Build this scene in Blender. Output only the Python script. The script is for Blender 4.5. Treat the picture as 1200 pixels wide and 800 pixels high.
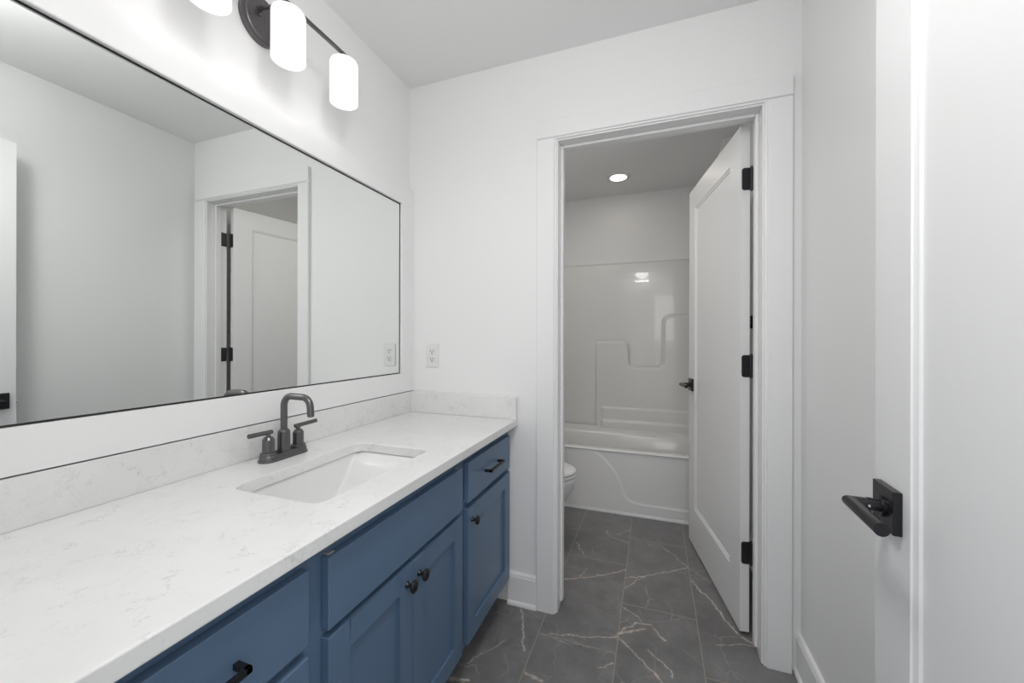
import bpy, bmesh, math, random
from mathutils import Vector, Matrix

# ------------------------------------------------------------------ camera, light, exposure
scn = bpy.context.scene
for o in list(bpy.data.objects): bpy.data.objects.remove(o)
COL = scn.collection
PI = math.pi
ROOM_W, FAR, CEIL = 1.6473, 1.6628, 2.44         # main room width, far wall, ceiling height
WALL2 = 1.779                                    # bath side of the dividing wall
BACK = 3.515                                     # back wall of the tub alcove

cam_data = bpy.data.cameras.new('camera'); cam = bpy.data.objects.new('camera', cam_data); COL.objects.link(cam)
cam_data.sensor_fit = 'HORIZONTAL'; cam_data.sensor_width = 36.0
cam_data.lens = 457.18/1200*36
cam_data.shift_y = -(400-396.17)/1200
cam_data.clip_start = .02
cam.matrix_world = (Matrix.Translation((1.1505, 0, 1.1926)) @ Matrix.Rotation(math.radians(19.934), 4, 'Z')
                    @ Matrix.Rotation(math.radians(90), 4, 'X') @ Matrix.Rotation(math.radians(0.1155), 4, 'Z'))
scn.camera = cam

world = bpy.data.worlds.new('world'); scn.world = world; world.use_nodes = True
world.node_tree.nodes['Background'].inputs[0].default_value = (0.93, 0.96, 1.0, 1)
world.node_tree.nodes['Background'].inputs[1].default_value = 0.8
scn.view_settings.view_transform = 'Standard'; scn.view_settings.look = 'None'
scn.view_settings.gamma = 1; scn.view_settings.use_curve_mapping = False
scn.view_settings.exposure = 0.19
SHADE_STRENGTH = 0.66
BULB_WATTS = 0.12
DOWNLIGHT_WATTS = 0.25
DOWNLIGHT_GLOW = 5
HALL_WATTS = 2.2
MAIN_WATTS = 6.6
BATH_WATTS = 5.2

def area_light(name, loc, rot, size, watts, color, size_y=None):
    l = bpy.data.lights.new(name, 'AREA'); l.energy = watts; l.color = color; l.size = size
    if size_y: l.shape = 'RECTANGLE'; l.size_y = size_y
    o = bpy.data.objects.new(name, l); COL.objects.link(o); o.location = loc; o.rotation_euler = rot
    return o
# added fill light that comes in through the entry doorway behind the camera
area_light('hall_fill', (1.33, -.40, 1.55), (math.radians(90), 0, 0), .32, HALL_WATTS, (1.0, 0.985, 0.965), .8)

# added fill lights in both rooms, out of frame, with no fixture behind them
def point_fill(name, loc, radius, watts, color):
    l = bpy.data.lights.new(name, 'POINT'); l.energy = watts; l.color = color; l.shadow_soft_size = radius
    o = bpy.data.objects.new(name, l); COL.objects.link(o); o.location = loc
point_fill('main_fill', (.98, .46, CEIL-.20), .10, MAIN_WATTS, (1.0, .992, .98))  # added soft point light that evens out the main room
area_light('main_fill_down', (.98, .44, CEIL-.33), (0, 0, 0), .20, MAIN_WATTS*.62, (1.0, .992, .98))  # downward share of the added main-room fill
area_light('bath_fill', (.50, 2.02, CEIL-.05), (0, 0, 0), .6, BATH_WATTS, (1.0, .97, .93))  # added fill for the bath, hidden from view above the doorway

# ------------------------------------------------------------------ materials
def lin(c): return tuple(((v/12.92) if v <= .04045 else ((v+.055)/1.055)**2.4) for v in c)
def srgb(r, g, b): return lin((r/255, g/255, b/255))+(1,)
def mat(name, color, rough=.5, metal=0.0, coat=0.0, spec=.5):
    m = bpy.data.materials.new(name); m.use_nodes = True
    b = m.node_tree.nodes['Principled BSDF']
    b.inputs['Base Color'].default_value = color
    b.inputs['Roughness'].default_value = rough
    b.inputs['Metallic'].default_value = metal
    b.inputs['Coat Weight'].default_value = coat
    b.inputs['Specular IOR Level'].default_value = spec
    return m
def N(m, t, **kw):
    n = m.node_tree.nodes.new(t)
    for k, v in kw.items(): setattr(n, k, v)
    return n
def L(m, a, b): m.node_tree.links.new(a, b)
def bsdf(m): return m.node_tree.nodes['Principled BSDF']
def noise_bump(m, scale, strength, dist=.002, detail=3):
    tc = N(m, 'ShaderNodeTexCoord'); n = N(m, 'ShaderNodeTexNoise'); n.inputs['Scale'].default_value = scale
    n.inputs['Detail'].default_value = detail
    bp = N(m, 'ShaderNodeBump'); bp.inputs['Strength'].default_value = strength; bp.inputs['Distance'].default_value = dist
    L(m, tc.outputs['Object'], n.inputs['Vector']); L(m, n.outputs['Fac'], bp.inputs['Height']); L(m, bp.outputs[0], bsdf(m).inputs['Normal'])
    return m

M_wall = noise_bump(mat('wall_paint', (.87, .87, .868, 1), .55), 220, .08)
M_wall_gloss = noise_bump(mat('wall_paint_satin', (.86, .86, .858, 1), .36), 220, .05)
M_ceil = noise_bump(mat('ceiling_paint', (.88, .88, .88, 1), .9), 160, .15)
M_trim = mat('trim_paint', (.86, .86, .86, 1), .35)
M_door = noise_bump(mat('door_paint', (.86, .86, .863, 1), .33), 90, .03)
M_black = mat('matte_black_metal', (.024, .024, .028, 1), .28, .5)
M_hinge = mat('black_hinge_metal', (.045, .045, .048, 1), .42, .5)
M_screw = mat('screw_metal', (.05, .05, .05, 1), .4, .9)
M_gun = noise_bump(mat('gunmetal', (.15, .147, .148, 1), .30, .85), 300, .03)
M_plate = mat('lamp_metal', (.16, .15, .155, 1), .38, .85)
M_chrome = mat('chrome', (.8, .8, .8, 1), .15, 1)
M_porc = mat('porcelain', (.84, .84, .84, 1), .3, 0, .15)
M_plastic = mat('white_plastic', (.80, .80, .79, 1), .3)
M_slot = mat('dark_slot', (.03, .03, .03, 1), .6)
M_dark = mat('dark_gap', (.02, .022, .02, 1), .8)
M_fib = mat('glossy_fiberglass', (.78, .775, .76, 1), .22, 0, .5)
M_apron = mat('tub_fiberglass', (.86, .86, .86, 1), .2, 0, .3)
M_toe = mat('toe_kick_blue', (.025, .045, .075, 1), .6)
M_mirror = mat('mirror_glass', (.87, .89, .875, 1), .0, 1)
M_blue = noise_bump(mat('blue_cabinet_paint', (.104, .170, .270, 1), .34), 260, .05)
M_clip = mat('grey_plastic', (.30, .31, .33, 1), .4)
M_cauk = mat('caulk', (.7, .7, .69, 1), .5)

def emissive(name, color, strength):
    m = mat(name, (.55, .55, .55, 1), .3)
    b = bsdf(m); b.inputs['Emission Color'].default_value = color; b.inputs['Emission Strength'].default_value = strength
    return m
M_shade = emissive('lit_opal_glass', (1, .985, .96, 1), SHADE_STRENGTH)
M_bulb = emissive('lit_bulb', (1, .97, .93, 1), SHADE_STRENGTH*2)
M_lens = emissive('lit_downlight_lens', (1, .93, .82, 1), DOWNLIGHT_GLOW)

def math_n(m, op, a, b=None, c=None, clamp=False):
    n = N(m, 'ShaderNodeMath', operation=op); n.use_clamp = clamp
    for i, v in enumerate((a, b, c)):
        if v is None: continue
        if isinstance(v, (int, float)): n.inputs[i].default_value = v
        else: L(m, v, n.inputs[i])
    return n.outputs[0]
def ramp01(m, x, lo, hi):       # 0 at lo .. 1 at hi, clamped (hi may be below lo)
    n = N(m, 'ShaderNodeMapRange'); n.clamp = True
    L(m, x, n.inputs['Value']); n.inputs['From Min'].default_value = lo; n.inputs['From Max'].default_value = hi
    return n.outputs['Result']
def mixc(m, fac, a, b):
    n = N(m, 'ShaderNodeMix', data_type='RGBA')
    L(m, fac, n.inputs[0])
    for i, v in ((6, a), (7, b)):
        if isinstance(v, tuple): n.inputs[i].default_value = v
        else: L(m, v, n.inputs[i])
    return n.outputs[2]
def noise(m, vec, scale, detail=4, rough=.5, dist=0):
    n = N(m, 'ShaderNodeTexNoise'); L(m, vec, n.inputs['Vector'])
    n.inputs['Scale'].default_value = scale; n.inputs['Detail'].default_value = detail
    n.inputs['Roughness'].default_value = rough; n.inputs['Distortion'].default_value = dist
    return n

# white quartz with faint broken grey veins
M_quartz = mat('white_quartz', (.8, .8, .8, 1), .14, 0, 0)
m = M_quartz
tc = N(m, 'ShaderNodeTexCoord').outputs['Object']
w1 = noise(m, tc, 6, 7, .7)
vm = N(m, 'ShaderNodeVectorMath', operation='MULTIPLY_ADD'); L(m, w1.outputs['Color'], vm.inputs[0]); vm.inputs[1].default_value = (.22, .22, .22); L(m, tc, vm.inputs[2])
vor = N(m, 'ShaderNodeTexVoronoi', feature='DISTANCE_TO_EDGE'); vor.inputs['Scale'].default_value = 10; L(m, vm.outputs[0], vor.inputs['Vector'])
vein = ramp01(m, vor.outputs['Distance'], .026, .0)
mask = ramp01(m, noise(m, tc, 17, 6, .75).outputs['Fac'], .47, .62)
vein = math_n(m, 'MULTIPLY', vein, mask)
n2 = noise(m, tc, 15, 7, .75, .8)
thin = ramp01(m, math_n(m, 'ABSOLUTE', math_n(m, 'SUBTRACT', n2.outputs['Fac'], .5)), .012, .0)
thin = math_n(m, 'MULTIPLY', thin, ramp01(m, noise(m, tc, 8, 5, .7).outputs['Fac'], .50, .62))
allv = math_n(m, 'MAXIMUM', math_n(m, 'MULTIPLY', vein, .52), math_n(m, 'MULTIPLY', thin, .42))
cloud = noise(m, tc, 3.0, 5, .6)
basec = mixc(m, ramp01(m, cloud.outputs['Fac'], .35, .65), (.83, .83, .825, 1), (.78, .78, .775, 1))
L(m, mixc(m, allv, basec, (.42, .42, .42, 1)), bsdf(m).inputs['Base Color'])

# dark marble-look porcelain floor: 305 x 610 tiles in running bond, pinkish veins
M_floor = mat('dark_marble_tile', (.08, .08, .08, 1), .42)
m = M_floor
tc = N(m, 'ShaderNodeTexCoord').outputs['Object']
sep = N(m, 'ShaderNodeSeparateXYZ'); L(m, tc, sep.inputs[0])
px, py = sep.outputs[0], sep.outputs[1]
colf = math_n(m, 'DIVIDE', math_n(m, 'SUBTRACT', px, .7145), .305)
coli = math_n(m, 'FLOOR', colf)
par = math_n(m, 'FLOORED_MODULO', coli, 2.0)
rowf = math_n(m, 'DIVIDE', math_n(m, 'SUBTRACT', math_n(m, 'SUBTRACT', py, 1.524), math_n(m, 'MULTIPLY', par, .3)), .61)
def edge_dist(f, size):
    fr = math_n(m, 'FRACT', f)
    return math_n(m, 'MULTIPLY', math_n(m, 'MINIMUM', fr, math_n(m, 'SUBTRACT', 1.0, fr)), size)
gd = math_n(m, 'MINIMUM', edge_dist(colf, .305), edge_dist(rowf, .61))
grout = ramp01(m, gd, .0019, .0011)
# a value of its own for each tile
tid = math_n(m, 'ADD', math_n(m, 'MULTIPLY', coli, 7.13), math_n(m, 'MULTIPLY', math_n(m, 'FLOOR', rowf), 3.71))
off = N(m, 'ShaderNodeCombineXYZ'); L(m, px, off.inputs[0]); L(m, py, off.inputs[1]); L(m, tid, off.inputs[2])
tv = off.outputs[0]
c1 = noise(m, tv, 9, 9, .74); c2 = noise(m, tv, 2.2, 4, .6)
base = mixc(m, ramp01(m, c1.outputs['Fac'], .3, .72), (.150, .148, .150, 1), (.255, .250, .253, 1))
base = mixc(m, math_n(m, 'MULTIPLY', ramp01(m, c2.outputs['Fac'], .45, .7), .5), base, (.105, .100, .100, 1))
# faint hair veins on every tile
wv = noise(m, tv, 3.2, 3, .55)
vv = N(m, 'ShaderNodeVectorMath', operation='MULTIPLY_ADD'); L(m, wv.outputs['Color'], vv.inputs[0]); vv.inputs[1].default_value = (.28, .28, .0); L(m, tv, vv.inputs[2])
v1 = N(m, 'ShaderNodeTexVoronoi', feature='DISTANCE_TO_EDGE'); v1.inputs['Scale'].default_value = 5.2; L(m, vv.outputs[0], v1.inputs['Vector'])
hair = ramp01(m, v1.outputs['Distance'], .013, .0)
hair = math_n(m, 'MULTIPLY', hair, ramp01(m, noise(m, tv, 7, 4, .65).outputs['Fac'], .44, .60))
base = mixc(m, math_n(m, 'MULTIPLY', hair, .50), base, (.46, .42, .40, 1))
# the bolder veins, one run of short strokes each (x, y on the floor, width)
VEINS = [
 ([(.741,1.907),(.804,1.939),(.93,2.016),(1.02,2.091)], .0075), ([(.804,1.939),(.829,2.038)], .003),
 ([(1.024,2.019),(1.115,2.075),(1.234,2.158),(1.324,2.226)], .0075), ([(1.023,1.933),(1.052,1.982),(1.115,2.075)], .005),
 ([(1.178,2.426),(1.255,2.329),(1.324,2.226),(1.382,2.154),(1.423,2.138)], .004),
 ([(1.328,2.111),(1.363,2.034),(1.402,1.976),(1.44,1.859),(1.486,1.778),(1.53,1.755)], .0075),
 ([(.753,1.53),(.827,1.554),(.913,1.572),(1.018,1.607)], .005),
 ([(1.018,1.607),(1.036,1.656),(1.082,1.714),(1.142,1.727),(1.164,1.694),(1.194,1.658)], .0075),
 ([(1.021,1.627),(1.078,1.671),(1.121,1.694)], .010), ([(1.026,1.801),(1.08,1.765),(1.109,1.732)], .004),
 ([(1.023,1.604),(1.073,1.556),(1.124,1.514),(1.188,1.449)], .006),
 ([(1.133,1.578),(1.181,1.541),(1.209,1.512),(1.216,1.479)], .006),
 ([(.602,1.63),(.646,1.54),(.672,1.455),(.69,1.418)], .008), ([(.506,1.291),(.55,1.354),(.613,1.457)], .0045),
 ([(.872,2.48),(.913,2.405),(1.018,2.375)], .005), ([(.949,2.453),(1.018,2.533)], .004),
 ([(.729,2.271),(.774,2.193),(.801,2.143)], .005), ([(.72,1.523),(.791,1.513),(.922,1.516)], .0025),
 ([(.484,1.215),(.544,1.225)], .012), ([(1.386,1.697),(1.479,1.743),(1.53,1.737)], .004),
 ([(.725,1.326),(.789,1.313)], .012), ([(.963,1.437),(1.018,1.476)], .004),
]
warp = noise(m, tc, 19, 7, .72)
wm = N(m, 'ShaderNodeVectorMath', operation='MULTIPLY_ADD'); L(m, warp.outputs['Color'], wm.inputs[0]); wm.inputs[1].default_value = (.05, .05, 0); 
wo = N(m, 'ShaderNodeVectorMath', operation='ADD'); L(m, tc, wo.inputs[0]); wo.inputs[1].default_value = (-.025, -.025, 0); L(m, wo.outputs[0], wm.inputs[2])
ws = N(m, 'ShaderNodeSeparateXYZ'); L(m, wm.outputs[0], ws.inputs[0])
wx, wy = ws.outputs[0], ws.outputs[1]
acc = None
for pts, wd in VEINS:
    for (ax, ay), (bx_, by_) in zip(pts, pts[1:]):
        dx, dy = bx_-ax, by_-ay; l2 = dx*dx+dy*dy
        qx = math_n(m, 'SUBTRACT', wx, ax); qy = math_n(m, 'SUBTRACT', wy, ay)
        t = math_n(m, 'MULTIPLY_ADD', qy, dy/l2, math_n(m, 'MULTIPLY', qx, dx/l2), clamp=True)
        ex = math_n(m, 'MULTIPLY_ADD', t, -dx, qx); ey = math_n(m, 'MULTIPLY_ADD', t, -dy, qy)
        d2 = math_n(m, 'MULTIPLY_ADD', ex, ex, math_n(m, 'MULTIPLY', ey, ey))
        s = math_n(m, 'MULTIPLY', d2, 1.0/(wd*wd*.55))
        acc = s if acc is None else math_n(m, 'MINIMUM', acc, s)
core = ramp01(m, acc, .75, .0)
brk = ramp01(m, noise(m, tc, 34, 4, .7).outputs['Fac'], .34, .60)
halo = math_n(m, 'MULTIPLY', ramp01(m, acc, 14.0, .0), math_n(m, 'MULTIPLY', brk, .30))
bold = math_n(m, 'MULTIPLY', core, math_n(m, 'MULTIPLY_ADD', brk, .75, .15))
tint = mixc(m, ramp01(m, noise(m, tc, 11, 2, .5).outputs['Fac'], .42, .6), (.66, .54, .47, 1), (.70, .67, .65, 1))
base = mixc(m, halo, base, (.26, .22, .20, 1))
base = mixc(m, bold, base, tint)
base = mixc(m, grout, base, (.37, .335, .26, 1))
L(m, base, bsdf(m).inputs['Base Color'])
bmp = N(m, 'ShaderNodeBump'); bmp.invert = True; bmp.inputs['Strength'].default_value = .5; bmp.inputs['Distance'].default_value = .001
L(m, grout, bmp.inputs['Height']); L(m, bmp.outputs[0], bsdf(m).inputs['Normal'])
L(m, ramp01(m, c1.outputs['Fac'], -.3, 1.6), bsdf(m).inputs['Roughness'])

# ------------------------------------------------------------------ mesh helpers
def box(bm, lo, hi):
    vs = [bm.verts.new((x, y, z)) for x in (lo[0], hi[0]) for y in (lo[1], hi[1]) for z in (lo[2], hi[2])]
    for f in ((0,1,3,2), (4,6,7,5), (0,4,5,1), (2,3,7,6), (0,2,6,4), (1,5,7,3)): bm.faces.new([vs[i] for i in f])
def ring(bm, c, u, v, r, seg, r2=None):
    r2 = r if r2 is None else r2
    return [bm.verts.new(Vector(c)+Vector(u)*r*math.cos(2*PI*k/seg)+Vector(v)*r2*math.sin(2*PI*k/seg)) for k in range(seg)]
def skin(bm, rings, cap0=True, cap1=True, closed=True):
    for a, b in zip(rings, rings[1:]):
        n = len(a)
        for k in range(n if closed else n-1):
            bm.faces.new((a[k], a[(k+1) % n], b[(k+1) % n], b[k]))
    if cap0: bm.faces.new(list(reversed(rings[0])))
    if cap1: bm.faces.new(rings[-1])
def basis(d):
    d = Vector(d).normalized(); a = Vector((0,0,1)) if abs(d.z) < .9 else Vector((1,0,0))
    u = d.cross(a).normalized(); return u, d.cross(u).normalized()
def cyl(bm, p0, p1, r, r1=None, seg=32):
    d = Vector(p1)-Vector(p0); u, v = basis(d)
    skin(bm, [ring(bm, p0, u, v, r, seg), ring(bm, p1, u, v, r if r1 is None else r1, seg)])
def lathe(bm, origin, axis, prof, seg=32):      # prof: (distance along axis, radius)
    o = Vector(origin); d = Vector(axis).normalized(); u, v = basis(d)
    skin(bm, [ring(bm, o+d*h, u, v, max(r, 1e-4), seg) for h, r in prof])
def tube(bm, pts, r, seg=20):
    pts = [Vector(p) for p in pts]; rings = []; up = None
    for i, p in enumerate(pts):
        d = (pts[min(i+1, len(pts)-1)]-pts[max(i-1, 0)]).normalized()
        if up is None: up, _ = basis(d)
        up = (up-d*up.dot(d)).normalized(); w = d.cross(up)
        rr = r[i] if isinstance(r, (list, tuple)) else r
        rings.append(ring(bm, p, up, w, rr, seg))
    skin(bm, rings)
def fillet(pts, rad, n=8):                       # polyline with rounded corners
    pts = [Vector(p) for p in pts]; out = [pts[0]]
    for a, b, c in zip(pts, pts[1:], pts[2:]):
        u = (a-b).normalized(); w = (c-b).normalized(); ang = u.angle(w)
        t = rad/math.tan(ang/2); p0 = b+u*t; p1 = b+w*t
        cen = b+(u+w).normalized()*rad/math.sin(ang/2)
        e0 = p0-cen; e1 = p1-cen; om = e0.angle(e1)
        for k in range(n+1):
            s = k/n; out.append(cen+(e0*math.sin((1-s)*om)+e1*math.sin(s*om))/math.sin(om))
    out.append(pts[-1]); return out
def prism(bm, poly, axis, a, b):                 # poly in the two other axes, in xyz order
    def P(p, h):
        q = list(p); q.insert(axis, h); return q
    r0 = [bm.verts.new(P(p, a)) for p in poly]; r1 = [bm.verts.new(P(p, b)) for p in poly]
    skin(bm, [r0, r1])
def rrect(x0, y0, x1, y1, r, n=6):
    out = []
    for cx, cy, a0 in ((x1-r, y1-r, 0), (x0+r, y1-r, 90), (x0+r, y0+r, 180), (x1-r, y0+r, 270)):
        for k in range(n+1):
            a = math.radians(a0+90*k/n); out.append((cx+r*math.cos(a), cy+r*math.sin(a)))
    return out
def build(name, bm, m, parent=None, smooth=False, bevel=0, segs=2, kind=None, local=False, angle=35):
    bmesh.ops.recalc_face_normals(bm, faces=bm.faces)
    if parent is not None and not local:
        p = parent; off = Vector((0, 0, 0))
        while p is not None: off += p.location; p = p.parent
        bmesh.ops.translate(bm, verts=bm.verts, vec=-off)
    me = bpy.data.meshes.new(name); bm.to_mesh(me); bm.free()
    me.materials.append(m)
    o = bpy.data.objects.new(name, me); COL.objects.link(o)
    if parent is not None: o.parent = parent
    if kind: o['kind'] = kind
    if smooth:
        me.polygons.foreach_set('use_smooth', [True]*len(me.polygons))
        es = o.modifiers.new('split', 'EDGE_SPLIT'); es.split_angle = math.radians(angle)
    if bevel:
        b = o.modifiers.new('bevel', 'BEVEL'); b.width = bevel; b.segments = segs; b.limit_method = 'ANGLE'; b.angle_limit = math.radians(40)
        if smooth: o.modifiers.move(len(o.modifiers)-1, 0)
    return o
def NB(): return bmesh.new()
def boxobj(name, lo, hi, m, parent=None, bevel=0, kind=None, local=False):
    bm = NB(); box(bm, lo, hi); return build(name, bm, m, parent, bevel=bevel, kind=kind, local=local)
def thing(name, label, cat, loc=(0, 0, 0), group=None):
    o = bpy.data.objects.new(name, None); COL.objects.link(o); o.location = loc; o.empty_display_size = .05
    o['label'] = label; o['category'] = cat
    if group: o['group'] = group
    return o
def tag(o, label, cat, group=None):
    o['label'] = label; o['category'] = cat
    if group: o['group'] = group
    return o

# ------------------------------------------------------------------ room shell
ENTRY = .105
S = dict(kind='structure')
boxobj('floor', (-.12, -1.0, -.05), (1.77, 3.635, 0), M_floor, **S)
boxobj('ceiling', (-.12, -.02, CEIL), (1.77, 3.635, CEIL+.08), M_ceil, **S)
boxobj('wall_left', (-.12, -.02, 0), (0, 3.635, CEIL), M_wall, **S)
boxobj('wall_right', (ROOM_W, -.02, 0), (1.77, 3.635, CEIL), M_wall_gloss, **S)
BR = 1.562
boxobj('wall_alcove', (BR, 2.735, 0), (ROOM_W, BACK, CEIL), M_wall, **S)
boxobj('wall_back', (0, BACK, 0), (ROOM_W, 3.635, CEIL), M_wall, **S)
JL, JR, JH = .760, 1.525, 2.050                  # clear opening between jamb faces, head
bm = NB()
box(bm, (0, FAR, 0), (JL-.018, WALL2, CEIL)); box(bm, (JR+.018, FAR, 0), (ROOM_W, WALL2, CEIL)); box(bm, (JL-.018, FAR, JH+.018), (JR+.018, WALL2, CEIL))
build('wall_far', bm, M_wall, **S)
EL, ER = .72, 1.505                              # entry doorway the photograph is taken from
bm = NB()
box(bm, (0, -.015, 0), (EL, ENTRY, CEIL)); box(bm, (ER, -.015, 0), (ROOM_W, ENTRY, CEIL)); box(bm, (EL, -.015, JH), (ER, ENTRY, CEIL))
build('wall_near', bm, M_wall, **S)

# door frame between the two rooms: jamb, stop, casing
root = bpy.data.objects.new('trim_1', None); COL.objects.link(root); root['kind'] = 'structure'
J0, J1 = FAR-.003, WALL2+.003
bm = NB()
box(bm, (JL-.018, J0, 0), (JL, J1, JH+.018)); box(bm, (JR, J0, 0), (JR+.018, J1, JH+.018)); box(bm, (JL, J0, JH), (JR, J1, JH+.018))
build('jamb', bm, M_trim, root, bevel=.0015)
bm = NB()
s0, s1 = WALL2-.037-.034, WALL2-.037
box(bm, (JL, s0, .022), (JL+.012, s1, JH)); box(bm, (JR-.012, s0, .022), (JR, s1, JH)); box(bm, (JL+.012, s0, JH-.012), (JR-.012, s1, JH))
build('stop', bm, M_trim, root, bevel=.003)
def casing_profile(w=.086, t=.018):              # (offset outwards from the inner edge, thickness)
    return [(0, 0), (0, .008), (.002, .0105), (.006, .0115), (.0075, .0125), (.0085, .0165), (.011, .018), (w-.002, t), (w, t-.002), (w, 0)]
def casing_leg(name, x_in, sgn, y, ysgn, ztop, parent):
    bm = NB(); prism(bm, [(x_in+sgn*o, y+ysgn*t) for o, t in casing_profile()], 2, 0, ztop)
    return build(name, bm, M_trim, parent, bevel=0)
ZC = 2.056
casing_leg('casing_side', JL-.006, -1, FAR, -1, ZC, root)
casing_leg('casing_side', JR+.006, 1, FAR, -1, ZC, root)
bm = NB()
prism(bm, [(FAR-t, ZC+o) for o, t in casing_profile()], 0, JL-.006-.086, JR+.006+.086)
build('casing_head', bm, M_trim, root)
for sx, xi in ((-1, JL-.006), (1, JR+.006)): casing_leg('casing_side_bath', xi, sx, WALL2, 1, ZC, root)
bm = NB(); prism(bm, [(WALL2+t, ZC+o) for o, t in casing_profile()], 0, JL-.006-.086, JR+.006+.086)
build('casing_head_bath', bm, M_trim, root)

# baseboards with a cap and a shoe
def base_prof(): return [(0, 0), (.024, 0), (.024, .008), (.021, .014), (.0145, .018), (.0145, .122), (.012, .127), (.0115, .133), (.007, .139), (0, .140)]
def baseboard(name, axis, a, b, face, sgn):
    bm = NB()
    if axis == 'x': prism(bm, [(face+sgn*o, z) for o, z in base_prof()], 0, a, b)
    else:           prism(bm, [(face+sgn*o, z) for o, z in base_prof()], 1, a, b)
    return build(name, bm, M_trim, kind='structure')
baseboard('baseboard_far', 'x', .535, JL-.006-.086, FAR, -1)
baseboard('baseboard_right', 'y', ENTRY, FAR-.0005, ROOM_W, -1)
baseboard('baseboard_bath_right', 'y', WALL2+.019, 2.7345, ROOM_W, -1)
baseboard('baseboard_bath_left', 'y', WALL2, 2.735, 0, 1)
baseboard('baseboard_bath_near', 'x', .03, JL-.006-.086, WALL2, 1)

# ------------------------------------------------------------------ panel doors
def door(name, width, height, loc, angle, z0=.012):
    """one-panel door. local x from the hinge edge to the free edge, local y=0 is the face seen, back at y=-t"""
    t = .0345
    root = bpy.data.objects.new(name, None); COL.objects.link(root); root['kind'] = 'structure'
    root.location = (loc[0], loc[1], z0); root.rotation_euler = (0, 0, math.radians(angle))
    st, rt, rb, bev, dep = .112, .118, .215, .013, .009
    bm = NB()
    xs = (0, st, width-st, width); zs = (0, rb, height-rt, height)
    # face and back rings with the sloped sticking
    for y, s in ((0, -1), (-t, 1)):
        o = [bm.verts.new((x, y, z)) for x, z in ((0,0), (width,0), (width,height), (0,height))]
        i = [bm.verts.new((x, y, z)) for x, z in ((xs[1],zs[1]), (xs[2],zs[1]), (xs[2],zs[2]), (xs[1],zs[2]))]
        for k in range(4): bm.faces.new((o[k], o[(k+1)%4], i[(k+1)%4], i[k]))
        for b_, d_ in ((.0008, .0028), (bev-.0022, .0052), (bev, dep)):      # quirk, gentle ogee slope, quirk
            p = [bm.verts.new((x, y+s*d_, z)) for x, z in ((xs[1]+b_,zs[1]+b_), (xs[2]-b_,zs[1]+b_), (xs[2]-b_,zs[2]-b_), (xs[1]+b_,zs[2]-b_))]
            for k in range(4): bm.faces.new((i[k], i[(k+1)%4], p[(k+1)%4], p[k]))
            i = p
        if y == 0: oo = o
        else:
            for k in range(4): bm.faces.new((oo[k], oo[(k+1)%4], o[(k+1)%4], o[k]))
    build('door_frame', bm, M_door, root, local=True)
    bm = NB(); box(bm, (xs[1]+bev-.002, -t+dep-.00, zs[1]+bev-.002), (xs[2]-bev+.002, -dep, zs[2]-bev+.002))
    build('door_panel', bm, M_door, root, local=True)
    return root, t
def lever_set(root, s, z, y, sgn, lever_len=.118, proj_=.046, r=.0100):
    """square rosette, stem standing off the face, mitred round lever that runs back towards the hinge"""
    h = .0345
    e = bpy.data.objects.new('door_handle', None); COL.objects.link(e); e.parent = root; e['label'] = 'matte black lever handle on a square plate'
    bm = NB(); box(bm, (s-h, min(y, y+sgn*.012), z-h), (s+h, max(y, y+sgn*.012), z+h)); build('rosette', bm, M_black, e, bevel=.0012, local=True)
    # mitred elbow: the stem ring and lever ring share an elliptical mitre
    seg = 28; bm = NB(); yo = y+sgn*.012; yc = y+sgn*(.012+proj_)
    def rg(f): return [bm.verts.new(f(math.cos(2*PI*k/seg)*r, math.sin(2*PI*k/seg)*r)) for k in range(seg)]
    a = rg(lambda c, d: (s+c, yo, z+d)); b = rg(lambda c, d: (s+c, yc+sgn*c, z+d)); cc = rg(lambda c, d: (s-lever_len-c*.0, yc+sgn*c, z+d))
    skin(bm, [a, b, cc]); build('lever', bm, M_black, e, smooth=True, local=True)
    bm = NB(); lathe(bm, (s, yo, z), (0, sgn, 0), [(0, .0165), (.004, .0165), (.005, .0155)], 32)
    lathe(bm, (s, yo+sgn*.014, z), (0, sgn, 0), [(0, .0112), (.005, .0112)], 32)
    build('collar', bm, M_black, e, smooth=True, local=True)
    bm = NB(); lathe(bm, (s-r*.99, yo+sgn*.020, z), (-1, 0, 0), [(0, .0022), (.0006, .0018)], 12); build('set_screw', bm, M_chrome, e, smooth=True, local=True)
    return e

D1W, D1H = .760, 2.040
d1, t = door('door_1', D1W, D1H, (1.523-D1W*math.sin(math.radians(2.6)), .876-D1W*math.cos(math.radians(2.6))), 90-2.6)
lever_set(d1, D1W-.057, .9035, 0, 1, lever_len=.106, proj_=.041)
bm = NB(); box(bm, (D1W-.001, -.0265, .865), (D1W+.0012, -.008, .925)); build('latch_plate', bm, M_black, d1, local=True)
bm = NB(); box(bm, (D1W+.0005, -.022, .885), (D1W+.012, -.013, .905)); build('latch_bolt', bm, M_chrome, d1, bevel=.002, local=True)

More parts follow.
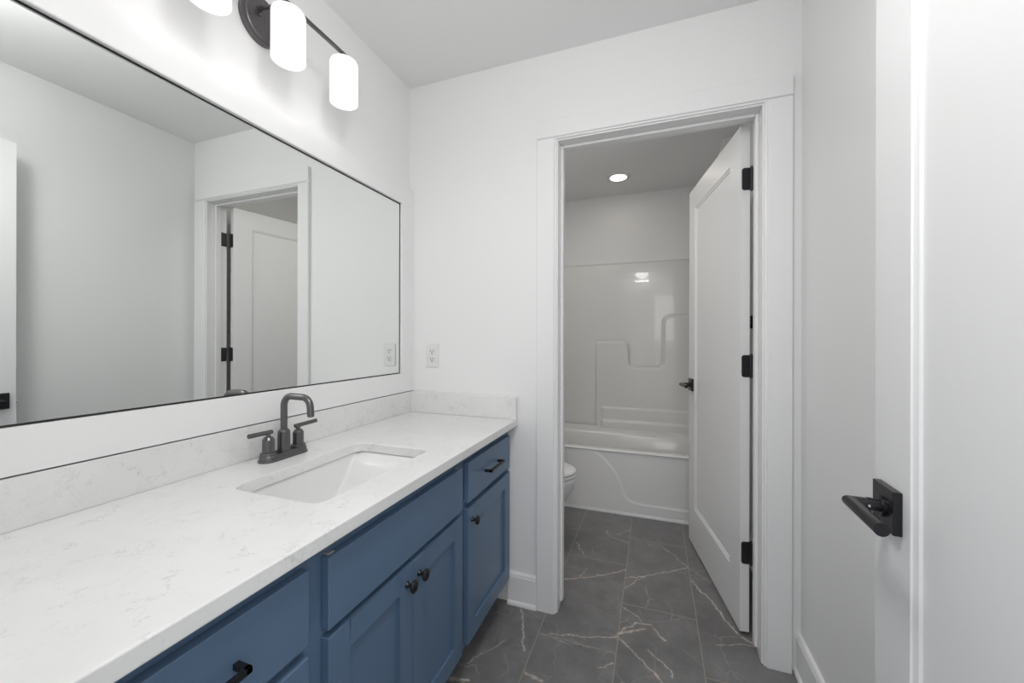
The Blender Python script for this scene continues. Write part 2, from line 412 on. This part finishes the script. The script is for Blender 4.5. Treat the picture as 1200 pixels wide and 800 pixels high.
D2W = .7525
d2, t = door('door_2', D2W, 2.040, (1.4805, 1.797), 100)
lever_set(d2, D2W-.060, .915, 0, 1, lever_len=.11)
lever_set(d2, D2W-.060, .915, -t, -1, lever_len=.11)
def hinge(root, z):
    # leaf let into the hinge edge (facing the camera), barrel beside the back face
    e = bpy.data.objects.new('hinge', None); COL.objects.link(e); e.parent = root; e['label'] = 'black butt hinge with rounded leaf'
    h = .0445
    pts = rrect(-.0295, z-h, .006, z+h, .009, 5)
    pts = [(max(-.034, min(.0, 0)), 0)] and pts
    bm = NB()
    poly = [(-(.0345)-.0005+(.0+p[0]+.0295)*1.0, p[1]) for p in pts]
    # leaf spans local y from -.0345 to about -.004 (rounded towards the visible face)
    poly = []
    for a in rrect(-.060, z-h, -.0045, z+h, .010, 5): poly.append((max(a[0], -.0350), a[1]))
    prism(bm, poly, 0, -.0022, .0)
    build('leaf', bm, M_hinge, e, local=True)
    bm = NB()
    for k in range(5):
        z0 = z-h+k*.0178; cyl(bm, (-.003, -.0395, z0+.0006), (-.003, -.0395, z0+.0172), .0058, seg=20)
    cyl(bm, (-.003, -.0395, z-h-.004), (-.003, -.0395, z+h+.005), .0045, seg=16)
    build('knuckle', bm, M_hinge, e, smooth=True, local=True)
    bm = NB()
    for yy, zz in ((-.013, z-.030), (-.024, z-.004), (-.013, z+.030)): lathe(bm, (-.0022, yy, zz), (-1, 0, 0), [(0, .0035), (.0006, .0028)], 14)
    build('screw', bm, M_screw, e, smooth=True, local=True)
    # leaf on the jamb, wrapping the corner
    return e
for z in (1.824, 1.070, .318): hinge(d2, z)
# jamb leaves stay with the frame
for z in (1.836, 1.082, .330):
    bm = NB(); prism(bm, rrect(JR-.0, z-.0445, JR+.0, z+.0445, .0001) if False else [(JR-.0022, z-.0445), (JR-.0022, z+.0445), (JR, z+.0445), (JR, z-.0445)], 1, WALL2-.034, WALL2+.004)
    build('hinge_leaf', bm, M_hinge, root)
# hinge screws etc. are small; the strike plate on the latch-side jamb
boxobj('strike_plate', (JL-.0005, WALL2-.030, .90), (JL+.0015, WALL2-.004, .955), M_black, root)

# ------------------------------------------------------------------ vanity cabinet
XF, XB = .530, .550                              # face frame, front of doors and drawers
Y0, Y1 = ENTRY+.002, FAR-.001
ZT, ZCAB = .7975, .110
van = thing('vanity_cabinet', 'long dark blue shaker vanity cabinet with black pulls and knobs under the white counter', 'cabinet', (0, Y0, 0))
bm = NB(); 
box(bm, (0.001, Y0, ZCAB), (XF-.018, Y0+.018, ZT)); box(bm, (0.001, Y1-.018, ZCAB), (XF-.018, Y1, ZT)); box(bm, (.001, Y0, ZCAB), (XF-.018, Y1, ZCAB+.018))
box(bm, (.001, .575, ZCAB+.018), (XF-.018, .59, ZT)); box(bm, (.001, 1.18, ZCAB+.018), (XF-.018, 1.195, ZT))
box(bm, (XF-.02, Y0, ZCAB), (XF, .175, ZT)); box(bm, (XF-.02, .537, ZCAB), (XF, .620, ZT)); box(bm, (XF-.02, 1.156, ZCAB), (XF, 1.237, ZT)); box(bm, (XF-.02, 1.606, ZCAB), (XF, Y1, ZT))
for a, b in ((.175, .537), (.620, 1.156), (1.237, 1.606)):
    box(bm, (XF-.02, a, .742), (XF, b, ZT)); box(bm, (XF-.02, a, .590), (XF, b, .635)); box(bm, (XF-.02, a, ZCAB), (XF, b, .148))
box(bm, (XF-.02, .175, .352), (XF, .537, .385))
box(bm, (XF-.021, .18, .148), (XF-.0201, 1.61, .75))
build('body', bm, M_blue, van, bevel=.0008)
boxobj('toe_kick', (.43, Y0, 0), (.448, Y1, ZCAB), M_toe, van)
def slab(name, y0, y1, z0, z1, parent=van):
    bm = NB(); box(bm, (XF+.0005, y0, z0), (XB, y1, z1)); return build(name, bm, M_blue, parent, bevel=.0022, segs=3)
def shaker(name, y0, y1, z0, z1, st=.058):
    bm = NB()
    xa, xb = XF+.0005, XB
    box(bm, (xa, y0, z0), (xb, y0+st, z1)); box(bm, (xa, y1-st, z0), (xb, y1, z1))
    box(bm, (xa, y0+st, z0), (xb, y1-st, z0+st)); box(bm, (xa, y0+st, z1-st), (xb, y1-st, z1))
    bmesh.ops.remove_doubles(bm, verts=bm.verts, dist=1e-5)
    o = build(name, bm, M_blue, van, bevel=.0012)
    boxobj('door_panel', (xa+.002, y0+st-.004, z0+st-.004), (xb-.0085, y1-st+.004, z1-st+.004), M_blue, o)
    return o
def pull(parent, yc, z, w=.128):
    bm = NB(); s = .0048
    for yy in (yc-w/2, yc+w/2): box(bm, (XB-.001, yy-s, z-s), (XB+.030, yy+s, z+s))
    box(bm, (XB+.0215, yc-w/2-s, z-s), (XB+.030, yc+w/2+s, z+s))
    return build('pull', bm, M_black, parent, bevel=.0006)
def knob(parent, y, z):
    bm = NB()
    lathe(bm, (XB-.001, y, z), (1, 0, 0), [(0, .0085), (.003, .008), (.006, .0055), (.014, .005), (.0175, .008), (.020, .0145), (.023, .0162), (.026, .0158), (.0285, .012), (.0295, .006), (.0298, .0005)], 32)
    return build('knob', bm, M_black, parent, smooth=True, angle=60)
dr = slab('drawer', 1.217, 1.630, .621, .761); pull(dr, 1.4235, .691)
dr = slab('drawer', .152, .554, .621, .761); pull(dr, .354, .691)
dr = slab('drawer', .152, .554, .376, .600); pull(dr, .354, .488)
dr = slab('drawer', .152, .554, .130, .356); pull(dr, .354, .243)
slab('false_drawer_front', .600, 1.175, .614, .758)
dd = shaker('cabinet_door', .600, .8865, .130, .598); knob(dd, .860, .552)
dd = shaker('cabinet_door', .8885, 1.175, .130, .598); knob(dd, .915, .552)
dd = shaker('cabinet_door', 1.217, 1.630, .130, .600); knob(dd, 1.246, .555)
for yy in (.606, 1.150): boxobj('mounting_clip', (XF-.0005, yy, .7582), (XF+.012, yy+.016, .7625), M_clip, van, bevel=.001)

# ------------------------------------------------------------------ countertop, splashes, sink
CT, CB, CX = .8289, .7985, .5748
BX0, BX1, BY0, BY1 = .186, .466, .657, 1.099
hole = rrect(BX0, BY0, BX1, BY1, .032, 7)
bm = NB()
outer = [(.001, Y0), (CX, Y0), (CX, Y1), (.001, Y1)]
def loop(pts, z):
    vs = [bm.verts.new((p[0], p[1], z)) for p in pts]; es = [bm.edges.new((vs[i], vs[(i+1) % len(vs)])) for i in range(len(vs))]
    return vs, es
ot, oe = loop(outer, CT); it, ie = loop(hole, CT)
bmesh.ops.triangle_fill(bm, use_beauty=True, edges=oe+ie)
top_faces = list(bm.faces)
ob, oeb = loop(outer, CB); ib, ieb = loop(hole, CB)
bmesh.ops.triangle_fill(bm, use_beauty=True, edges=oeb+ieb)
for A, B in ((ot, ob), (it, ib)):
    for k in range(len(A)): bm.faces.new((A[k], A[(k+1) % len(A)], B[(k+1) % len(A)], B[k]))
o = build('countertop', bm, M_quartz, bevel=.0032, segs=3)
tag(o, 'white quartz countertop with faint grey veins and a rectangular sink cutout on the blue vanity', 'countertop')
o = boxobj('backsplash', (.0008, Y0, CT+.0003), (.0205, Y1, .9293), M_quartz, bevel=.001)
tag(o, 'long low quartz backsplash running under the framed mirror', 'backsplash')
o = boxobj('side_splash', (.0212, FAR-.0205, CT+.0003), (.5745, FAR-.0008, .9293), M_quartz, bevel=.001)
tag(o, 'short quartz side splash on the end wall below the outlet', 'backsplash')

# undermount rectangular basin: steep long sides, ends that sweep down in a curve
sink = thing('sink', 'white rectangular undermount sink with sloping ends set in the quartz counter', 'sink', ((BX0+BX1)/2, (BY0+BY1)/2, .68))
bm = NB()
mx0, mx1, my0, my1 = BX0-.006, BX1+.006, BY0-.006, BY1+.006
def sm(t): t = max(0, min(1, t)); return t*t*(3-2*t)
NX, NY = 56, 90; DEP = .125
RAMP = [(-.02, -.012), (0, .0), (.022, .010), (.040, .024), (.056, .043), (.074, .067), (.096, .091), (.122, .108), (.152, .117), (.19, .122), (.26, .125), (.40, .125)]
def ramp_depth(d):
    for i in range(1, len(RAMP)-2):
        if d <= RAMP[i+1][0]:
            a, b_, c, e = RAMP[i-1], RAMP[i], RAMP[i+1], RAMP[i+2]
            t_ = (d-b_[0])/(c[0]-b_[0]); m0 = (c[1]-a[1])/(c[0]-a[0])*(c[0]-b_[0]); m1 = (e[1]-b_[1])/(e[0]-b_[0])*(c[0]-b_[0])
            return (2*t_**3-3*t_**2+1)*b_[1]+(t_**3-2*t_**2+t_)*m0+(-2*t_**3+3*t_**2)*c[1]+(t_**3-t_**2)*m1
    return .125
def bowl_depth(x, y):
    dx = min(x-mx0, mx1-x); dy = min(y-my0, my1-y)
    gx = 1-(1-min(1, dx/.018))**3 if dx < .018 else 1
    # near end steeper, far end a long concave ramp
    e0 = min(1, max(0, (y-my0)/.10)); e1 = min(1, max(0, (my1-y)/.235))
    g0 = max(0, ramp_depth((y-my0)*1.2))/.125; g1 = max(0, ramp_depth(my1-y))/.125
    return DEP*gx*min(g0, g1)*(1-.0*dy)+.0
grid = []
def spaced(n, a, b):                               # denser towards the two ends
    return [a+(b-a)*(.5-.5*math.cos(PI*k/n)) for k in range(n+1)]
rxs, rys = spaced(NX, mx0, mx1), spaced(NY, my0, my1)
for y in rys: grid.append([bm.verts.new((x, y, CB-.0008-bowl_depth(x, y))) for x in rxs])
for j in range(NY):
    for i in range(NX): bm.faces.new((grid[j][i], grid[j][i+1], grid[j+1][i+1], grid[j+1][i]))
b = build('bowl', bm, M_porc, sink, smooth=True, angle=80)
sol = b.modifiers.new('thick', 'SOLIDIFY'); sol.thickness = .008; sol.offset = -1
bm = NB()
zb = CB-.001-DEP
lathe(bm, ((BX0+BX1)/2, (BY0+BY1)/2-.03, zb-.004), (0, 0, 1), [(0, .030), (.006, .030), (.0075, .028), (.0065, .022), (.006, .004)], 32)
build('drain', bm, M_gun, sink, smooth=True)

# ------------------------------------------------------------------ faucet
FX, FY = .085, .887
fau = thing('faucet', 'gunmetal two-handle faucet with square arched spout behind the sink', 'faucet', (FX, FY, CT))
def stadium(hx, hy, n=12):
    out = []
    for k in range(n+1): a = math.radians(180*k/n); out.append((FX+hx*math.cos(a), FY+hy-hx+hx*math.sin(a)))
    for k in range(n+1): a = math.radians(180+180*k/n); out.append((FX+hx*math.cos(a), FY-hy+hx+hx*math.sin(a)))
    return out
bm = NB()
rings = []
for z, hx, hy in ((0, .0275, .0785), (.0045, .0275, .0785), (.006, .0262, .077), (.0065, .0245, .0755), (.016, .024, .075), (.0185, .0225, .0735)):
    rings.append([bm.verts.new((x, y, CT+.0004+z)) for x, y in stadium(hx, hy)])
skin(bm, rings); build('base_plate', bm, M_gun, fau, smooth=True, angle=30)
bm = NB(); z0 = CT+.018
lathe(bm, (FX, FY, z0), (0, 0, 1), [(0, .0185), (.004, .0185), (.005, .0170), (.060, .0170), (.066, .0125), (.067, .0105)], 40)
build('spout_body', bm, M_gun, fau, smooth=True, angle=30)
bm = NB()
path = fillet([(FX, FY, z0+.060), (FX, FY, 1.0155), (.188, FY, 1.0135), (.193, FY, .960)], .030, 10)
tube(bm, path, .0098, 24)
cyl(bm, (.193, FY, .962), (.1933, FY, .957), .0082, seg=20)
build('spout', bm, M_gun, fau, smooth=True, angle=50)
for s, nm in ((-1, 'left'), (1, 'right')):
    yc = FY+s*.0515
    bm = NB()
    lathe(bm, (FX, yc, z0-.002), (0, 0, 1), [(0, .0215), (.009, .0215), (.0105, .020), (.0115, .0162), (.048, .0158), (.056, .0105), (.0575, .0065), (.064, .0062), (.066, .0062)], 36)
    h = build('handle', bm, M_gun, fau, smooth=True, angle=30)
    bm = NB()
    d = Vector((.10, s*1.0, .05)).normalized(); p = Vector((FX, yc, z0+.067))
    tube(bm, [p-d*.0125, p-d*.0115, p+d*.0645, p+d*.0655], [.005, .0065, .0065, .005], 20)
    build('lever', bm, M_gun, h, smooth=True, angle=40)
bm = NB(); cyl(bm, (FX-.030+.006, FY-.024, z0-.001), (FX-.024, FY-.024, z0+.030), .0028, seg=12); 
lathe(bm, (FX-.024, FY-.024, z0+.028), (0, 0, 1), [(0, .003), (.002, .0062), (.010, .0062), (.012, .004)], 16)
build('pop_up_rod', bm, M_gun, fau, smooth=True)

# ------------------------------------------------------------------ framed mirror
T = .0226
FZ0, FZ1 = .9328, 1.9256; FY0, FY1 = ENTRY+.012, FAR-.0008; W_ = .0905
mir = thing('mirror', 'large wall mirror in a flat white frame above the backsplash', 'mirror', (0, FY0, FZ0))
bm = NB()
for (a, b) in ((((.0045, FY0, FZ0), (T, FY1, FZ0+W_)), None), (((.0045, FY0, FZ1-W_), (T, FY1, FZ1)), None), (((.0045, FY0, FZ0+W_), (T, FY0+W_, FZ1-W_)), None), (((.0045, FY1-W_, FZ0+W_), (T, FY1, FZ1-W_)), None)):
    box(bm, a[0], a[1])
bmesh.ops.remove_doubles(bm, verts=bm.verts, dist=1e-5)
build('frame', bm, M_trim, mir, bevel=.0012)
boxobj('mirror_glass', (.0040, FY0+W_+.003, FZ0+W_+.003), (.0095, FY1-W_-.003, FZ1-W_-.003), M_mirror, mir)
boxobj('backing', (.0008, FY0+.006, FZ0+.006), (.0038, FY1-.006, FZ1-.006), M_dark, mir)
boxobj('edge_gap', (.0006, FY0+.002, .9296), (.0046, FY1-.001, FZ0+.004), M_dark, mir)
# dark seam around the glass
bm = NB(); y0, y1, z0_, z1_ = FY0+W_, FY1-W_, FZ0+W_, FZ1-W_; g = .0045
for lo, hi in (((y0, z0_), (y1, z0_+g)), ((y0, z1_-g), (y1, z1_)), ((y0, z0_+g), (y0+g, z1_-g)), ((y1-g, z0_+g), (y1, z1_-g))): box(bm, (.0096, lo[0], lo[1]), (.0106, hi[0], hi[1]))
build('seam', bm, M_dark, mir)

# ------------------------------------------------------------------ vanity light
LX, LY, LD, LR, LZ = .1387, .8548, .2189, .0457, 2.0073
lamp = thing('vanity_light', 'three-shade bath light with dark bar and oval plate, white glass shades, above the mirror', 'light', (0, LY, 2.17))
bm = NB()
def oval(x, ry, rz, n=64): return [bm.verts.new((x, LY+.014+ry*math.cos(2*PI*k/n), 2.170+rz*math.sin(2*PI*k/n))) for k in range(n)]
skin(bm, [oval(.0005, .066, .071), oval(.014, .066, .071), oval(.0165, .0645, .0695), oval(.0172, .059, .064), oval(.021, .0575, .0625), oval(.0225, .055, .060)])
build('back_plate', bm, M_plate, lamp, smooth=True, angle=30)
ZB_ = 2.176
bm = NB()
cyl(bm, (.022, LY, 2.194), (.0255, LY, 2.194), .0095, seg=24); cyl(bm, (.0255, LY, 2.194), (LX, LY, ZB_), .0055, seg=20)
build('arm', bm, M_plate, lamp, smooth=True)
bm = NB(); lathe(bm, (.0222, LY, 2.176), (1, 0, 0), [(0, .005), (.004, .005), (.006, .003)], 16); build('screw', bm, M_plate, lamp, smooth=True)
bm = NB(); cyl(bm, (LX, LY-LD-.012, ZB_), (LX, LY+LD+.012, ZB_), .0068, seg=24); build('bar', bm, M_gun, lamp, smooth=True)
def make_shade(y):
    bm = NB(); seg = 48; ztop = 2.152
    prof = [(LZ, LR), (ztop-.010, LR), (ztop-.003, LR-.003), (ztop, LR-.010), (ztop, .016)]
    inner = [(ztop-.004, .016), (ztop-.004, LR-.011), (ztop-.012, LR-.004), (LZ, LR-.004)]
    rings = []
    for z, r in prof+inner: rings.append([bm.verts.new((LX+r*math.cos(2*PI*k/seg), y+r*math.sin(2*PI*k/seg), z)) for k in range(seg)])
    rings.append(rings[0]); skin(bm, rings, False, False)
    s = build('lamp_shade', bm, M_shade, lamp, smooth=True, angle=50)
    bm = NB(); lathe(bm, (LX, y, 2.149), (0, 0, 1), [(0, .0155), (.012, .0155), (.014, .011), (.022, .010)], 28)
    build('socket_cap', bm, M_gun, s, smooth=True)
    bm = NB(); lathe(bm, (LX, y, 2.062), (0, 0, 1), [(0, .001), (.002, .010), (.010, .019), (.024, .0235), (.040, .022), (.060, .0125), (.088, .012)], 24)
    build('bulb', bm, M_bulb, s, smooth=True, angle=80)
    l = bpy.data.lights.new('bulb_light', 'POINT'); l.energy = BULB_WATTS; l.shadow_soft_size = .022; l.color = (1, .975, .945)
    lo = bpy.data.objects.new('bulb_light', l); COL.objects.link(lo); lo.location = (LX, y, LZ-.004)
    return s
for k in (-1, 0, 1): make_shade(LY+k*LD)

# ------------------------------------------------------------------ outlet
OX0, OX1, OZ0, OZ1 = .100, .170, 1.050, 1.165
out = thing('outlet', 'white duplex electrical outlet on the end wall above the side splash', 'outlet', ((OX0+OX1)/2, FAR, (OZ0+OZ1)/2))
boxobj('cover_plate', (OX0, FAR-.006, OZ0), (OX1, FAR-.0003, OZ1), M_plastic, out, bevel=.0025)
for zc in ((OZ0+OZ1)/2+.0195, (OZ0+OZ1)/2-.0195):
    xc = (OX0+OX1)/2
    bm = NB(); prism(bm, [(xc+.0172*max(-.93, min(.93, math.cos(2*PI*k/32)))*1.0, zc+.0172*max(-.80, min(.80, math.sin(2*PI*k/32)))) for k in range(32)], 1, FAR-.0078, FAR-.0050)
    r = build('receptacle', bm, M_plastic, out, bevel=.0004)
    bm = NB()
    box(bm, (xc-.0078, FAR-.0083, zc-.001), (xc-.0050, FAR-.0077, zc+.0085)); box(bm, (xc+.0048, FAR-.0083, zc+.000), (xc+.0076, FAR-.0077, zc+.0078))
    lathe(bm, (xc, FAR-.0077, zc-.0075), (0, -1, 0), [(0, .0032), (.0006, .0032)], 14)
    build('slot', bm, M_slot, r)
bm = NB(); lathe(bm, ((OX0+OX1)/2, FAR-.0059, (OZ0+OZ1)/2), (0, -1, 0), [(0, .0026), (.0008, .002)], 14); build('screw', bm, M_cauk, out, smooth=True)

# ------------------------------------------------------------------ bathtub with surround
TY = 2.739; TX0, TX1 = .002, BR-.002
tub = thing('bathtub', 'white one-piece fiberglass tub with moulded glossy surround walls at the back of the bath', 'bathtub', (TX0, TY, 0))
def seg_dist(px_, pz_, poly):
    best = 9
    for (ax, az), (bx_, bz_) in zip(poly, poly[1:]):
        dx, dz = bx_-ax, bz_-az; l2 = dx*dx+dz*dz
        t_ = max(0, min(1, ((px_-ax)*dx+(pz_-az)*dz)/l2)); best = min(best, math.hypot(px_-ax-t_*dx, pz_-az-t_*dz))
    return best
def inside(px_, pz_, poly):
    c = False; j = len(poly)-1
    for i in range(len(poly)):
        xi, zi = poly[i]; xj, zj = poly[j]
        if (zi > pz_) != (zj > pz_) and px_ < (xj-xi)*(pz_-zi)/(zj-zi)+xi: c = not c
        j = i
    return c
def smooth2d(pts, rad, n=7): return [(p.x, p.z) for p in fillet([(x, 0, z) for x, z in pts], rad, n)]
def catmull(pts, n=8):
    out = []
    P = [pts[0]]+list(pts)+[pts[-1]]
    for i in range(1, len(P)-2):
        for k in range(n):
            t_ = k/n; a, b_, c, d = P[i-1], P[i], P[i+1], P[i+2]
            out.append(tuple(.5*((2*b_[q])+(-a[q]+c[q])*t_+(2*a[q]-5*b_[q]+4*c[q]-d[q])*t_**2+(-a[q]+3*b_[q]-3*c[q]+d[q])*t_**3) for q in (0, 1)))
    out.append(pts[-1]); return out
# apron: the low field left of and under an S-curve stands a little proud of the field above it
curve = catmull([(.60, .4235), (.678, .421), (.784, .397), (.87, .322), (.926, .241), (.954, .158), (.987, .106), (1.064, .084), (1.20, .081), (1.60, .079)])
poly = curve+[(1.60, .60), (.60, .60)]
bm = NB(); NXA, NZA = 230, 74
rows = []
ZR = .418
for j in range(NZA+1):
    z = ZR*j/NZA; row = []
    for i in range(NXA+1):
        x = TX0+(TX1-TX0)*i/NXA
        d = seg_dist(x, z, curve); sd = d if inside(x, z, poly) else -d
        y = TY+.0035*sm((sd+.009)/.018) - .0015*math.exp(-(sd/.006)**2)
        if z < .014: y -= .004
        row.append(bm.verts.new((x, y, z)))
    rows.append(row)
for j in range(NZA):
    for i in range(NXA): bm.faces.new((rows[j][i], rows[j][i+1], rows[j+1][i+1], rows[j+1][i]))
# rolled front rim
prev = rows[-1]
for y, z in ((TY-.004, ZR+.002), (TY-.006, ZR+.006), (TY-.003, ZR+.0105), (TY+.006, ZR+.0125), (TY+.050, ZR+.0125), (TY+.058, ZR+.010), (TY+.063, ZR+.003), (TY+.085, .22), (TY+.11, .12), (TY+.16, .085)):
    new = [bm.verts.new((v.co.x, y, z)) for v in prev]
    for i in range(NXA): bm.faces.new((prev[i], prev[i+1], new[i+1], new[i]))
    prev = new
build('apron', bm, M_apron, tub, smooth=True, angle=70)
# basin floor, back slope and back deck
bm = NB()
prof = [(TY+.158, .085), (TY+.30, .075), (3.20, .085), (3.262, .13), (3.300, .30), (3.318, .395), (3.330, .415), (3.345, .420), (3.47, .424), (3.478, .430)]
r0 = [bm.verts.new((TX0+.002, y, z)) for y, z in prof]; r1 = [bm.verts.new((TX1-.002, y, z)) for y, z in prof]
for k in range(len(prof)-1): bm.faces.new((r0[k], r1[k], r1[k+1], r0[k+1]))
build('basin', bm, M_fib, tub, smooth=True, angle=80)
# back wall of the surround: height field with the moulded seat back, soap dip and ledges
shape = [(.673, .20), (.673, 1.162), (.945, 1.162), (.962, .948), (1.230, .938), (1.232, 1.374), (1.60, 1.374)]
edge = [(.673, .20), (.673, 1.162)]+smooth2d([(.673, 1.162), (.945, 1.162), (.957, .942), (1.229, .942), (1.236, 1.374), (1.60, 1.374)], .055)[1:]
edge = [(.673, .20)]+smooth2d([(.673, .30), (.673, 1.162), (.72, 1.162)], .012, 4)+smooth2d([(.72, 1.162), (.948, 1.162), (.957, .942), (1.231, .942), (1.236, 1.374), (1.60, 1.374)], .058)[1:]
region = edge+[(1.60, .20)]
ZS = 1.847; bm = NB(); rows = []
NXS, NZS = 360, 400
for j in range(NZS+1):
    z = .424+(ZS-.424)*j/NZS; row = []
    for i in range(NXS+1):
        x = TX0+(TX1-TX0)*i/NXS
        y = BACK-.022
        dd_ = seg_dist(x, z, edge) if (x > .60 and z < 1.46) else .5
        ins = inside(x, z, region) if z < 1.46 else False
        sd = dd_ if ins else -dd_
        y -= .020*sm((sd+.006)/.016)
        y += .004*math.exp(-((sd+.010)/.006)**2)           # little reveal round the raised field
        if ins and z < .64: y -= .014*sm((.604-z)/.016)*sm((sd-.03)/.05)
        if z < .53 and ins: y -= .016*sm((.497-z)/.020)*sm((sd-.03)/.05)
        if z > ZS-.012: y -= .004*sm((z-(ZS-.012))/.008)
        row.append(bm.verts.new((x, y, z)))
    rows.append(row)
for j in range(NZS):
    for i in range(NXS): bm.faces.new((rows[j][i], rows[j][i+1], rows[j+1][i+1], rows[j+1][i]))
new = [bm.verts.new((v.co.x, BACK-.0005, ZS+.0008)) for v in rows[-1]]
for i in range(NXS): bm.faces.new((rows[-1][i], rows[-1][i+1], new[i+1], new[i]))
build('surround_back', bm, M_fib, tub, smooth=True, angle=80)
for x0, x1, nm in ((TX1-.020, TX1, 'surround_end'), (TX0, TX0+.020, 'surround_end')):
    bm = NB(); box(bm, (x0, TY+.015, .424), (x1, BACK-.001, ZS)); build(nm, bm, M_fib, tub, bevel=.006, segs=3)

# ------------------------------------------------------------------ toilet
TC = 2.235
toi = thing('toilet', 'white toilet with closed lid, its bowl front showing past the left door casing', 'toilet', (0, TC, 0))
def egg(cx, front, back, hw, z, n=40):
    out = []
    for k in range(n):
        a = 2*PI*k/n; c, s_ = math.cos(a), math.sin(a)
        x = cx+(front-cx)*c if c > 0 else cx+(cx-back)*c
        out.append((x, TC+hw*s_*(1 if c <= 0 else (1-.06*c*c)), z))
    return out
TIP = .735
bm = NB()
secs = [(.40, .66, .10, .115, 0), (.40, .66, .10, .115, .02), (.40, .640, .12, .100, .05), (.40, .62, .13, .095, .12), (.42, .635, .14, .115, .19), (.45, .68, .16, .150, .26), (.47, .715, .19, .172, .32), (.47, TIP-.008, .20, .181, .365), (.47, TIP-.004, .20, .184, .385), (.47, TIP-.010, .20, .178, .393)]
skin(bm, [[bm.verts.new(p) for p in egg(cx, f, b_, hw, z)] for cx, f, b_, hw, z in secs])
build('bowl', bm, M_porc, toi, smooth=True, angle=60)
bm = NB()
skin(bm, [[bm.verts.new(p) for p in egg(.47, f, .24, hw, z)] for f, hw, z in ((TIP-.006, .180, .396), (TIP, .185, .400), (TIP, .185, .410), (TIP-.005, .180, .414))])
build('seat', bm, M_plastic, toi, smooth=True, angle=60)
bm = NB()
skin(bm, [[bm.verts.new(p) for p in egg(.47, f, .235, hw, z)] for f, hw, z in ((TIP-.006, .180, .417), (TIP-.001, .185, .421), (TIP-.002, .184, .429), (TIP-.018, .170, .438), (TIP-.075, .12, .444), (.56, .03, .446))])
build('lid', bm, M_plastic, toi, smooth=True, angle=60)
bm = NB(); box(bm, (.03, TC-.215, .385), (.205, TC+.215, .74)); build('tank', bm, M_porc, toi, bevel=.018, segs=4)
bm = NB(); box(bm, (.024, TC-.222, .742), (.212, TC+.222, .772)); build('tank_lid', bm, M_porc, toi, bevel=.008, segs=3)
bm = NB(); box(bm, (.05, TC-.10, .20), (.24, TC+.10, .40)); build('pedestal', bm, M_porc, toi, bevel=.02, segs=3)
for s_ in (-1, 1):
    bm = NB(); lathe(bm, (.585, TC+s_*.095, .018), (0, 0, 1), [(0, .014), (.008, .013), (.018, .008), (.020, .001)], 18); build('bolt_cap', bm, M_plastic, toi, smooth=True, angle=60)
bm = NB(); cyl(bm, (.205, TC-.15, .69), (.222, TC-.15, .69), .010, seg=16); box(bm, (.214, TC-.155, .682), (.224, TC-.085, .694)); build('flush_lever', bm, M_chrome, toi, bevel=.001)

# ------------------------------------------------------------------ recessed downlight over the tub room
DX, DY = .893, 3.118
dl = thing('recessed_light', 'round white recessed ceiling light, lit, in the bath beyond the doorway', 'light', (DX, DY, CEIL))
bm = NB(); lathe(bm, (DX, DY, CEIL-.0003), (0, 0, -1), [(0, .086), (.002, .086), (.005, .082), (.006, .066), (.004, .062)], 48); build('trim_ring', bm, M_plastic, dl, smooth=True)
bm = NB(); lathe(bm, (DX, DY, CEIL-.004), (0, 0, -1), [(0, .062), (.0028, .060), (.0036, .050), (.0040, .002)], 48); build('lens', bm, M_lens, dl, smooth=True)
l = bpy.data.lights.new('downlight', 'AREA'); l.shape = 'DISK'; l.size = .12; l.energy = DOWNLIGHT_WATTS; l.color = (1, .93, .84)
lo = bpy.data.objects.new('downlight', l); COL.objects.link(lo); lo.location = (DX, DY, CEIL-.012)

# ------------------------------------------------------------------ robe hook seen through the hinge gap
hk = thing('robe_hook', 'small black robe hook on the bath wall, seen through the gap behind the inner door', 'hook', (ROOM_W, 2.415, 1.28))
HY, HZ = 2.415, 1.282
BR = ROOM_W
bm = NB(); box(bm, (BR-.007, HY-.020, HZ-.034), (BR-.0003, HY+.020, HZ+.034)); build('rosette', bm, M_black, hk, bevel=.001)
bm = NB()
tube(bm, fillet([(BR-.005, HY, HZ+.006), (BR-.036, HY, HZ+.002), (BR-.036, HY, HZ+.026)], .010, 6), .0045, 14)
build('upper_prong', bm, M_black, hk, smooth=True, angle=50)
bm = NB()
tube(bm, fillet([(BR-.005, HY, HZ-.012), (BR-.016, HY, HZ-.034), (BR-.036, HY, HZ-.031), (BR-.040, HY, HZ-.014)], .008, 6), .0045, 14)
build('lower_prong', bm, M_black, hk, smooth=True, angle=50)
